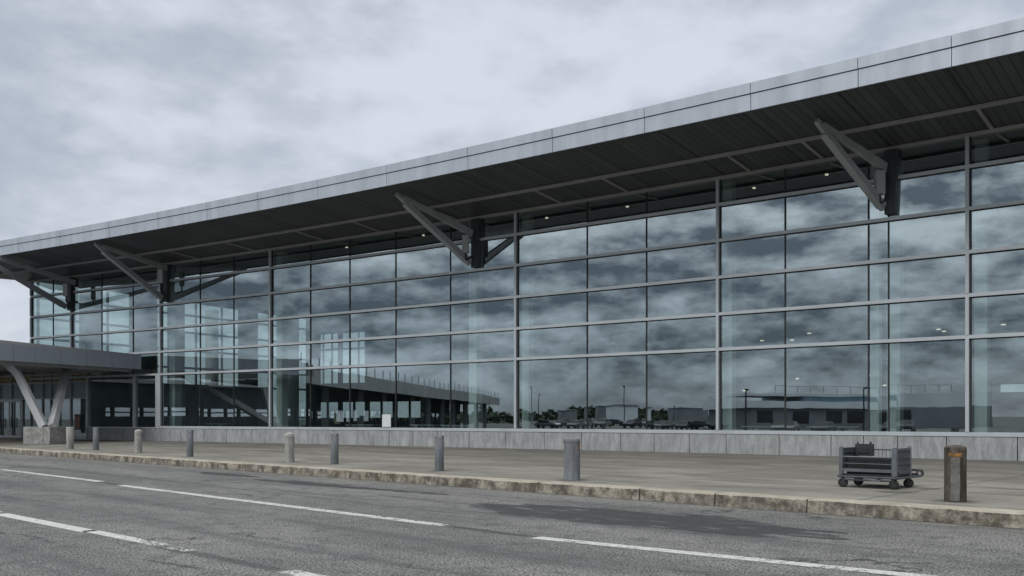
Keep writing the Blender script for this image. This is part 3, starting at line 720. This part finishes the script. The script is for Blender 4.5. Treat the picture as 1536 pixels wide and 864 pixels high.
marking(1480,876, 2600,1000, .26, 'lane_marking', .3, .3)
marking(-560,652, -5,769, .24, 'lane_marking', .45, .38)
marking(0,771, 135,797.5, .26, 'lane_marking', .38, .36)
marking(132,796, 300,829, .22, 'lane_marking', .38, .56)
marking(430,857, 700,911, .24, 'lane_marking', .45, .36)

# ------------------------------------------------------------------ bollards
def spot(px, py, z=ZS):
    d = (EYE-z)*FPX/(py-HZ); return Vector(((px-CX)/FPX*d, d, z))
BOL = [  # px, base y, radius, height, material, kind, label
 (1433, 752, .185, 1.0, 'b_dark', 'band', 'dark dirty bollard with a faded orange band and pale strip, beside the baggage cart'),
 (858, 720, .195, 1.0, 'b_slim', 'ring', 'stout grey bollard with a rust stain on its right side'),
 (659, 706, .13, 1.0, 'b_slim', 'collar', 'slim flat-topped bollard next to the left of the stout rust-stained one'),
 (502, 696, .127, 1.0, 'b_slim', 'collar', 'slim blue-grey bollard close on the right of a pale dome-topped one'),
 (434.5, 693, .158, 1.0, 'b_pale', 'dome', 'pale dome-topped bollard close on the left of a slim blue-grey one'),
 (285, 685, .127, 1.04, 'b_slim', 'collar', 'slim blue-grey bollard standing alone in front of the first tall pane right of the canopy'),
 (207.5, 679, .155, 1.0, 'b_pale', 'dome', 'stained pale bollard under the right end of the canopy'),
 (144, 675, .13, 1.05, 'b_slim', 'plain', 'slim blue-grey bollard between two paler ones below the canopy'),
 (105, 673, .172, 1.06, 'b_pale', 'plain', 'pale bollard nearest the stone block of the V support') ]
for px, py, r, h, mat, kind, lab in BOL:
    c = spot(px, py); o = empty('bollard', c); tag(o, lab, 'bollard', 'bollards along the kerb')
    m = MB()
    if kind == 'dome': prof = [(r*1.02,0),(r,.02),(r,h*.86),(r*1.05,h*.865),(r*1.05,h*.885),(r*.98,h*.89),(r*.93,h*.95),(r*.7,h*.985),(r*.3,h)]
    elif kind == 'ring': prof = [(r*1.02,0),(r,.02),(r*.99,h*.9),(r*1.03,h*.905),(r*1.03,h*.975),(r*.97,h*.99),(r*.9,h)]
    elif kind == 'collar': prof = [(r,0),(r,h*.9),(r*.95,h*.905),(r*.95,h*.92),(r*1.02,h*.925),(r*1.02,h*.985),(r*.9,h)]
    elif kind == 'band': prof = [(r*1.0,0),(r*.99,.03),(r*.98,h*.5),(r,h*.93),(r*.95,h*.965),(r*.75,h*.99),(r*.4,h)]
    else: prof = [(r,0),(r,h*.965),(r*.94,h*.985),(r*.85,h)]
    m.lathe(prof, 32); m.build('post', M[mat], o, smooth=True, bevel=.004)
    def patch(a0, a1, z0, z1, rr, name, mt, wave=0):
        q = MB(); n = 10; rw = random.Random(int(px))
        for i in range(n):
            s, e = a0+(a1-a0)*i/n, a0+(a1-a0)*(i+1)/n
            P = [Vector((math.cos(a)*k, math.sin(a)*k, z)) for a, z in ((s,z0),(e,z0),(e,z1),(s,z1)) for k in (rr, rr+.003)]
            q.hexa([P[0],P[2],P[3],P[1],P[6],P[4],P[5],P[7]])
        q.build(name, M[mt], o)
    if kind == 'band':
        th = math.atan2(-c.y, -c.x)
        patch(th-.6, th+.6, .80, .865, r*1.0+.001, 'orange_band', 'orange'); patch(th-.42, th+.40, .02, .79, r*1.0, 'pale_strip', 'pale_patch')
    if kind == 'ring':
        th = math.atan2(-c.y, -c.x); patch(th+.85, th+1.25, .70, .88, r*.995, 'rust_stain', 'rust')
    if kind in ('dome', 'collar'):
        th = math.atan2(-c.y, -c.x); patch(th-.3, th+.5, h*.93, h*.955, r*.99 if kind == 'dome' else r*1.02, 'cap_band', 'beam')

# ------------------------------------------------------------------ baggage cart
A = spot(1262, 730.5); wdir = Vector((.72,-.69,0)).normalized(); ang = math.atan2(wdir.y, wdir.x)
cart = empty('baggage_cart', A, ang); tag(cart, 'empty dark grey baggage cart with end panels and wire sides standing on the pavement', 'cart')
cart.scale = (1,1,.94); LX, LY, LD = 1.14, .78, 1.3       # width facing the street, depth of the basket, length of the deck
m = MB(); z = .25
m.tube([(-.03,-.04,z),(LX+.03,-.04,z),(LX+.06,.0,z),(LX+.06,LD,z),(-.06,LD,z),(-.06,.0,z),(-.03,-.04,z)], .028)
m.tube([(.06,-.01,z-.07),(LX-.1,-.01,z-.07)], .022); m.tube([(-.03,LY,z-.01),(LX+.03,LY,z-.01)], .022)
m.beam((.35,-.03,z-.02),(.35,LD,z-.02),.05,.05); m.beam((.8,-.03,z-.02),(.8,LD,z-.02),.05,.05)
m.build('base_frame', M['cart'], cart)
m = MB(); m.box(0,LX,0,LD-.02,.28,.31); m.build('deck', M['cart_dark'], cart)
for (x, y, r) in ((.03,.02,.105),(LX-.02,.02,.105),(LX-.02,.80,.105),(.03,.80,.105)):
    w = empty('wheel', (x, y, r), 0, cart); a = random.uniform(-.5,.5); w.rotation_euler.z = a
    m = MB(); m.lathe([(r*.72,-.03),(r*.94,-.032),(r,-.02),(r,.02),(r*.94,.032),(r*.72,.03)], 24, axis='y'); m.build('tyre', M['rubber'], w, smooth=True)
    m = MB(); m.lathe([(r*.3,-.034),(r*.7,-.024),(r*.7,.024),(r*.3,.034)], 20, axis='y'); m.build('rim', M['cart'], w)
    m = MB(); m.box(-.035,.035,-.052,-.042,-.01,.135); m.box(-.035,.035,.042,.052,-.01,.135); m.box(-.05,.05,-.052,.052,.125,.145); m.build('fork', M['cart_dark'], w)
for x in (0, LX):
    for y in (0, LY):
        m = MB(); fat = .05 if (x > 0 and y == 0) else .04
        m.box(x-fat,x+fat,y-fat,y+fat,.28,.90 if y == 0 else .92); m.box(x-fat*.8,x+fat*.8,y-fat*.8,y+fat*.8,.90 if y == 0 else .92,.93 if y == 0 else .95)
        m.build('corner_post', M['cart_light'], cart, bevel=.012)
# right end panel with ribs, left end panel darker
m = MB(); m.box(LX-.02,LX+.02,.05,LY-.05,.36,.90)
for z in (.40,.56,.70,.86): m.box(LX+.021,LX+.045,.06,LY-.06,z-.02,z+.02)
m.beam((LX+.03,.1,.36),(LX+.03,LY-.1,.36),.05,.06); m.build('end_panel', M['cart'], cart, bevel=.006)
m = MB(); m.box(-.018,.018,.05,LY-.05,.36,.90)
for z in (.45,.62,.80): m.box(.019,.04,.06,LY-.06,z-.015,z+.015)
m.build('end_panel', M['cart'], cart, bevel=.006)
m = MB(); m.box(.03,.42,LY-.16,LY-.06,.70,.98); m.box(.1,.34,LY-.18,LY-.161,.76,.92); m.box(.06,.1,LY-.14,LY-.1,.98,1.02); m.box(.34,.38,LY-.14,LY-.1,.98,1.03); m.build('document_box', M['cart_dark'], cart, bevel=.012)
def rail(y, name, z0, z1, mat, mid):
    m = MB(); m.tube([(.03,y,z1),(LX-.03,y,z1)], .016); m.beam((.03,y,z0),(LX-.03,y,z0),.045,.07)
    m.tube([(.03,y,mid),(LX-.03,y,mid)], .009)
    m.build(name, mat, cart); m = MB()
    for k in range(1, 14): m.tube([(LX*k/14,y,z0),(LX*k/14,y,z1)], .0055, 6)
    m.build('wire_mesh', M['cart_dark'], cart)
rail(.0, 'side_rail', .40, .70, M['cart_light'], .55); rail(LY, 'side_rail', .40, .85, M['cart'], .62)
m = MB()     # mesh basket liner
for k in range(20): m.tube([(.08+k*.052,.06,.36),(.08+k*.052,.06,.66)], .006, 5)
for z in (.37,.44,.51,.58,.65): m.tube([(.06,.06,z),(LX-.06,.06,z)], .006, 5)
m.box(.06,LX-.06,.14,LY-.1,.312,.36); m.box(.06,LX-.06,.10,.115,.36,.655); m.box(.06,LX-.06,LY-.12,LY-.10,.36,.66); m.build('basket', M['cart_dark'], cart)
m = MB(); m.tube([(LX-.02,LD-.03,.25),(LX-.02,LD,.38),(.05,LD,.38),(.05,LD-.03,.25)], .024); m.box(.1,LX-.06,LY+.08,LD-.04,.36,.40)
m.tube([(LX-.02,LD,.38),(LX+.06,LD+.04,.37),(LX+.08,LD+.04,.27)], .03); m.build('push_handle', M['cart_dark'], cart)
m = MB(); m.box(.66,.86,-.058,-.034,.165,.20); m.build('brake_plate', M['cart_light'], cart)

# ------------------------------------------------------------------ what stands across the road and shows in the glass
def ground_line(a, b, w, z0, z1, mb, side=1):
    d = (b-a); d.z = 0; d.normalize(); s = Vector((-d.y, d.x, 0))*w*side
    P = [a, b, b+s, a+s]; mb.hexa([Vector((p.x,p.y,z0)) for p in P]+[Vector((p.x,p.y,z1)) for p in P])
# raised walkway that carries on from the canopy
wa, wb = mirror(462, 76, 0), mirror(757, 178, 0)
wk = empty('raised_walkway', (wa.x, wa.y, 0)); tag(wk, 'long raised covered walkway with railing, mirrored low in the left half of the glass', 'walkway')
def wpart(mb, name, mat):
    mb.v = [tuple(Vector(v)-Vector((wa.x,wa.y,0))) for v in mb.v]; return mb.build(name, mat, wk)
d = (wb-wa).normalized(); s = Vector((-d.y, d.x, 0)); Lw = (wb-wa).length
sgn = 1 if s.dot(Vector((-1,.3,0))) > 0 else -1
k = 0; m = MB()
while k < Lw:
    e = min(k+4.4, Lw); ground_line(wa+d*(k+.02), wa+d*(e-.02), .1, 4.6, 6.0, m, sgn); k = e
wpart(m, 'walkway_fascia', M['walk'])
m = MB(); ground_line(wa+s*sgn*.101, wb+s*sgn*.101-d*.1, 7, 4.75, 5.4, m, sgn); wpart(m, 'walkway_deck', M['flat_dark'])
for k in range(int(Lw//11)+1):
    p = wa+d*min(Lw-3, 2+11*k)+s*sgn*2.5; m = MB(); m.box(p.x-.3,p.x+.3,p.y-.3,p.y+.3,0,4.75); wpart(m, 'pier', M['walk'])
m = MB(); k = 0; b0 = wa+s*sgn*4.2+d*7
while k < Lw-30:
    P, Q = b0+d*k, b0+d*(k+4)
    for z0, z1 in ((0, 1.5), (2.7, 4.74)): m.beam((P.x,P.y,(z0+z1)/2), (Q.x,Q.y,(z0+z1)/2), .3, z1-z0)
    m.beam((P.x,P.y,1.5), (P.x,P.y,2.7), .9 if (k//4)%3 == 0 else .2, .25, (0,1,0)); k += 4
wpart(m, 'ground_storey', M['flat_dark'])
m = MB(); k = 0
while k < Lw: p = wa+d*k+s*sgn*.3; m.box(p.x-.05,p.x+.05,p.y-.05,p.y+.05,5.4,7.0); k += 3.6
wpart(m, 'railing', M['alu'])
# unseen screen wall, added to block bright sky mirrored below the canopy
aa, ab = mirror(128, 112, 0), mirror(500, 150, 0)
ax = empty('added_screen_wall', (aa.x, aa.y, 0)); tag(ax, 'added dark screen wall with a row of window gaps, blocking the sky mirrored beneath the canopy', 'building')
d = (ab-aa).normalized(); La = (ab-aa).length; s = Vector((-d.y, d.x, 0)); sg = 1 if s.dot(Vector((-1,0,0))) > 0 else -1
def xpart(mb, name, mat):
    mb.v = [tuple(Vector(v)-Vector((aa.x,aa.y,0))) for v in mb.v]; return mb.build(name, mat, ax)
m = MB(); ground_line(aa, ab,   .4, 0, 2.0, m, sg); ground_line(aa, ab, .4, 3.1, 6.2, m, sg)
k = 0
while k < La: ground_line(aa+d*k, aa+d*min(La,k+(2.2 if int(k/3.4)%4 == 0 else .35)),   .4, 2.001, 3.099, m, sg); ground_line(aa+d*k, aa+d*min(La,k+3.4), .3, 2.45, 2.62, m, sg); k += 3.4
xpart(m, 'wall', M['flat_dark'])
m = MB(); ground_line(aa-d*.4-s*sg*.4, ab+d*.4-s*sg*.4, 1.2, 6.202, 6.7, m, sg); xpart(m, 'roof', M['roof'])
# concourse
ca, cb = mirror(1116, 150, 0), mirror(1330, 150, 0); cc_ = mirror(1480, 150, 0)
cq = empty('concourse_building', (ca.x, ca.y, 0)); tag(cq, 'low pale concourse building with blue band and roof railing, mirrored in the right-hand glass', 'building')
def qpart(mb, name, mat):
    mb.v = [tuple(Vector(v)-Vector((ca.x,ca.y,0))) for v in mb.v]; return mb.build(name, mat, cq)
d = (cc_-ca).normalized(); s = Vector((-d.y, d.x, 0)); sg = 1 if s.dot(Vector((-1,-.2,0))) > 0 else -1; Lc = (cc_-ca).length; Lb = (cb-ca).length
m = MB(); ground_line(ca+d*1, cc_, 16, 0, 3.4, m, sg); qpart(m, 'wall', M['far'])
m = MB(); ground_line(ca-s*sg*.6, ca+d*Lb-s*sg*.6, 17, 3.402, 4.5, m, sg); qpart(m, 'parapet', M['far_pale'])
m = MB(); ground_line(ca+d*8-s*sg*.3, ca+d*Lb-s*sg*.3, 15, 4.502, 5.3, m, sg); qpart(m, 'band', M['blue_panel'])
m = MB(); ground_line(ca+d*.3-s*sg*.4, ca+d*(Lb-1)-s*sg*.4, 15, 5.302, 5.75, m, sg); ground_line(ca+d*(Lb+.5), cc_, 15, 3.41, 5.6, m, sg); qpart(m, 'roof_edge', M['far_pale'])
m = MB()
for k in range(12):
    p = ca+d*(5+k*2.2); m.box(p.x-.05,p.x+.05,p.y-.05,p.y+.05,5.76,7.0)
a, b = ca+d*5, ca+d*29; m.beam((a.x,a.y,6.95),(b.x,b.y,6.95),.07,.07); qpart(m, 'railing', M['steel'])
for k in (2, 6.5, 12, 15.5, 20):
    m = MB(); ground_line(ca+d*(k)-s*sg*.02, ca+d*(k+2.6)-s*sg*.02, .3, 1.0, 3.0, m, sg); qpart(m, 'window', M['tint'])
# other far buildings
for px0, px1, dd, h, mt, lab, nm in ((1015,1075,400,6.6,'far','dark flat hangar far off, mirrored in the middle glass','hangar'),(925,970,260,4.8,'far_pale','low pale depot with flat roof far off, mirrored in the middle glass','depot'),(843,876,430,5.2,'far','dark low shed far off, mirrored in the middle glass','shed'),(897,921,500,7.5,'far','grey control block far off, mirrored in the middle glass','office_block')):
    a, b = mirror(px0, dd, 0), mirror(px1, dd, 0); r = empty(nm, (a.x,a.y,0)); tag(r, lab, 'building')
    m = MB(); d = (b-a).normalized(); s = Vector((-d.y,d.x,0)); sg = 1 if s.dot(a) > 0 else -1; ground_line(a, b, 15, 0, h, m, sg); m.v = [tuple(Vector(v)-a) for v in m.v]; m.build('wall', M[mt], r)
    m = MB(); ground_line(a-s*sg*.3-d*.3, b-s*sg*.3+d*.3, 15.6, h+.002, h+.35, m, sg); m.v = [tuple(Vector(v)-a) for v in m.v]; m.build('roof', M['far'], r)
# street lamps
def street_lamp(px, dd, h, arms, lab):
    c = mirror(px, dd, 0); r = empty('street_lamp', c, math.atan2(E_.y, E_.x)+1.2); tag(r, lab, 'street lamp', 'lamps of the car park across the road')
    m = MB(); m.lathe([(.14,0),(.13,.4),(.08,h)], 10); m.build('pole', M['steel_dark'], r)
    for a in arms:
        m = MB(); m.tube([(0,0,h-.1),(a*1.2,0,h)], .06); m.box(min(a*.9,a*2.0),max(a*.9,a*2.0),-.22,.22,h-.05,h+.16); m.build('lamp_head', M['steel_dark'], r)
street_lamp(790, 229, 9.2, (1,), 'tall single-arm lamp post, the taller of a pair mirrored in the glass')
street_lamp(803, 250, 8.0, (-1,), 'shorter single-arm lamp post of a pair mirrored in the glass')
street_lamp(944, 210, 8.6, (1,-1), 'double-arm lamp post mirrored in the middle glass')
street_lamp(1012, 260, 5.4, (1,), 'short lamp post mirrored right of the double-arm one')
street_lamp(1118, 120, 5.3, (1,), 'short lamp post mirrored at the end of the concourse')
street_lamp(1310, 135, 6.2, (1,), 'lamp post mirrored in front of the concourse middle')
# parked cars
car = empty('parked_car'); tag(car, 'parked car dimly mirrored along the bottom of the glass', 'car', 'cars parked across the road')
prof = [(-2.1,.35),(2.1,.35),(2.15,.7),(1.9,.86),(1.0,.95),(-1.7,1.0),(-2.12,.85)]
m = MB(); n = len(prof)
m.v = [(x,-.86,z) for x, z in prof]+[(x,.86,z) for x, z in prof]; m.f = [tuple(range(n)), tuple(range(2*n-1,n-1,-1))]+[(i,(i+1)%n,n+(i+1)%n,n+i) for i in range(n)]
m.build('body', M['car_a'], car, bevel=.06)
m = MB(); pr = [(1.0,.93),(.35,1.42),(-1.1,1.45),(-1.75,.98)]
m.v = [(x,-.78+(z-.93)*.25,z) for x, z in pr]+[(x,.78-(z-.93)*.25,z) for x, z in pr]; m.f = [(0,1,2,3),(7,6,5,4),(0,4,5,1),(1,5,6,2),(2,6,7,3),(3,7,4,0)]
m.build('cabin', M['tint'], car)
for x in (-1.35, 1.35):
    for y in (-.8,.8):
        w = MB(); w.lathe([(.2,-.1),(.32,-.1),(.32,.1),(.2,.1)], 18, x, y, .32, 'y'); w.build('wheel', M['rubber'], car)
crs = [(820,160),(845,175),(872,150),(905,165),(930,185),(958,150),(985,170),(1005,160),(1040,185),(1062,150),(860,200),(975,205),(1030,150),(1180,110),(1240,105),(1350,112)]
for i, (px, dd) in enumerate(crs):
    o = car if i == 0 else copy_tree(car); o.location = mirror(px, dd, 0); o.rotation_euler.z = math.atan2(E_.y,E_.x)+random.choice([1.5,1.62,.1])
    mt = random.choice(['car_a','car_b','car_b'])
    if i:
        for ch in o.children:
            if ch.name.startswith('body'): ch.data = ch.data.copy(); ch.data.materials[0] = M[mt]
# far wood
m = MB(); rr = random.Random(11)
for k in range(1500):
    px = rr.uniform(560, 1240); dd = rr.uniform(560, 700); b = mirror(px, dd, 0)
    hh = 5.2+2.2*math.sin(px*.045)+1.5*math.sin(px*.13+1); z = rr.uniform(.2, 1)*hh
    c = b+Vector((rr.uniform(-3,3), rr.uniform(-3,3), z)); sz = rr.uniform(.7,1.9)
    for j in range(3):
        v = [c+Vector((rr.gauss(0,1), rr.gauss(0,1), rr.gauss(0,.8)))*sz for _ in range(4)]; m.quad(*v)
tag(m.build('far_wood', M['leaf'], fix=False), 'dark far-off line of trees mirrored along the horizon in the glass', 'wood', kind='stuff')

for o in list(SC.objects):
    if o.parent is None and o.get('category') in ('street lamp', 'car', 'building', 'walkway', 'wood'): o.location.z += RZ - .006
# ------------------------------------------------------------------ sky and light
w = D.worlds.new('World'); SC.world = w; w.use_nodes = True; nt = w.node_tree; nt.nodes.clear()
class WT(NT):
    def __init__(s): s.t = nt
t = WT(); out = t.n('ShaderNodeOutputWorld'); bg = t.n('ShaderNodeBackground'); bg.inputs[1].default_value = .1
SUN_EL, SUN_AZ = math.radians(38), math.radians(212)     # azimuth measured clockwise from +Y: behind the camera, to its left
sky = t.n('ShaderNodeTexSky', sky_type='NISHITA'); sky.sun_disc = False; sky.sun_elevation = SUN_EL; sky.sun_rotation = SUN_AZ
d = t.coord('Generated'); sx = t.n('ShaderNodeSeparateXYZ'); t.l(d, sx.inputs[0])
x, y, z = sx.outputs; zz = t.math('ADD', t.math('MAXIMUM', z, 0.0), .11)
cb_ = t.n('ShaderNodeCombineXYZ'); t.l(t.math('DIVIDE', x, zz), cb_.inputs[0]); t.l(t.math('DIVIDE', y, zz), cb_.inputs[1]); cb_.inputs[2].default_value = 3.7
p = cb_.outputs[0]
def clouds(sx_, zs, scale, det, rough, lift):        # lumps with lit tops: height noise minus the same noise a little higher up
    q1 = t.mapping(d, (sx_, sx_, zs)); q2 = t.mapping(d, (sx_, sx_, zs), loc=(-.01, -.005, lift))
    a_, b_ = t.noise(q1, scale, det, rough), t.noise(q2, scale, det, rough)
    return a_, t.math('SUBTRACT', a_, b_)
f1, fr1 = clouds(1, 1.9, 2.6, 9, .56, .05); f2, fr2 = clouds(1, 2.2, 7.0, 9, .56, .04)
fs = t.math('ADD', t.math('ADD', t.math('MULTIPLY', f1, .70), t.math('MULTIPLY', f2, .30)), t.math('MULTIPLY', fr2, .25))
front = t.mix(t.step(fs, .36, .62), (.45,.50,.585), (.70,.745,.83))
k1, kr1 = clouds(1, 2.6, 4.4, 6, .5, .07); k2, kr2 = clouds(1, 2.5, 11.0, 9, .58, .04); k3, kr3 = clouds(1, 2.2, 26.0, 6, .55, .018)
b1 = t.math('ADD', t.math('ADD', t.math('MULTIPLY', k1, .5), t.math('MULTIPLY', k2, .5)), t.math('ADD', t.math('MULTIPLY', kr1, .3), t.math('MULTIPLY', kr2, .7))); b1 = t.math('ADD', b1, t.math('MULTIPLY', kr3, .28))
back = t.mix(t.step(b1, .33, .72, False), (.20,.24,.285), (1.1,1.17,1.22))
back = t.mix(t.step(z, .26, .04), back, t.mix(1.0, back, (.62,.66,.70), 'MULTIPLY'))
back = t.mix(t.math('MULTIPLY', t.step(z, .07, .0), .5), back, (.36,.41,.45))
dt = t.math('ADD', t.math('MULTIPLY', x, -.9), t.math('MULTIPLY', y, -.44))
cl = t.mix(t.step(dt, .2, .66), front, back); cl = t.mix(t.step(z, .45, .85), cl, (.66,.675,.68))
hz = t.math('ADD', 1.0, t.math('MULTIPLY', t.step(z, .4, .9), 1.6))
sc = t.n('ShaderNodeVectorMath', operation='SCALE'); t.l(cl, sc.inputs[0]); t.l(t.math('MULTIPLY', hz, 10.0), sc.inputs['Scale'])
fin = t.mix(.94, sky.outputs[0], sc.outputs[0])
t.l(fin, bg.inputs[0]); t.l(bg.outputs[0], out.inputs[0])
L = D.lights.new('sun', 'SUN'); L.energy = 1.5; L.angle = math.radians(22); L.color = (1,.98,.955)
so_ = D.objects.new('sun', L); COL.objects.link(so_)
sd = Vector((math.sin(SUN_AZ)*math.cos(SUN_EL), math.cos(SUN_AZ)*math.cos(SUN_EL), math.sin(SUN_EL)))
so_.rotation_euler = sd.to_track_quat('Z', 'Y').to_euler(); so_.location = (0,0,60)

cam = D.cameras.new('camera'); co = D.objects.new('camera', cam); COL.objects.link(co); SC.camera = co
co.location = (0,0,EYE); co.rotation_euler = (math.pi/2,0,0)
cam.sensor_width = 36; cam.lens = FPX/1536*36; cam.shift_y = (HZ-432)/1536; cam.clip_end = 6000; cam.clip_start = .1
SC.view_settings.view_transform = 'Standard'; SC.view_settings.look = 'None'; SC.view_settings.exposure = 0; SC.view_settings.gamma = 1
SC.cycles.use_denoising = True; SC.cycles.max_bounces = 10; SC.cycles.transparent_max_bounces = 16; SC.cycles.caustics_reflective = False
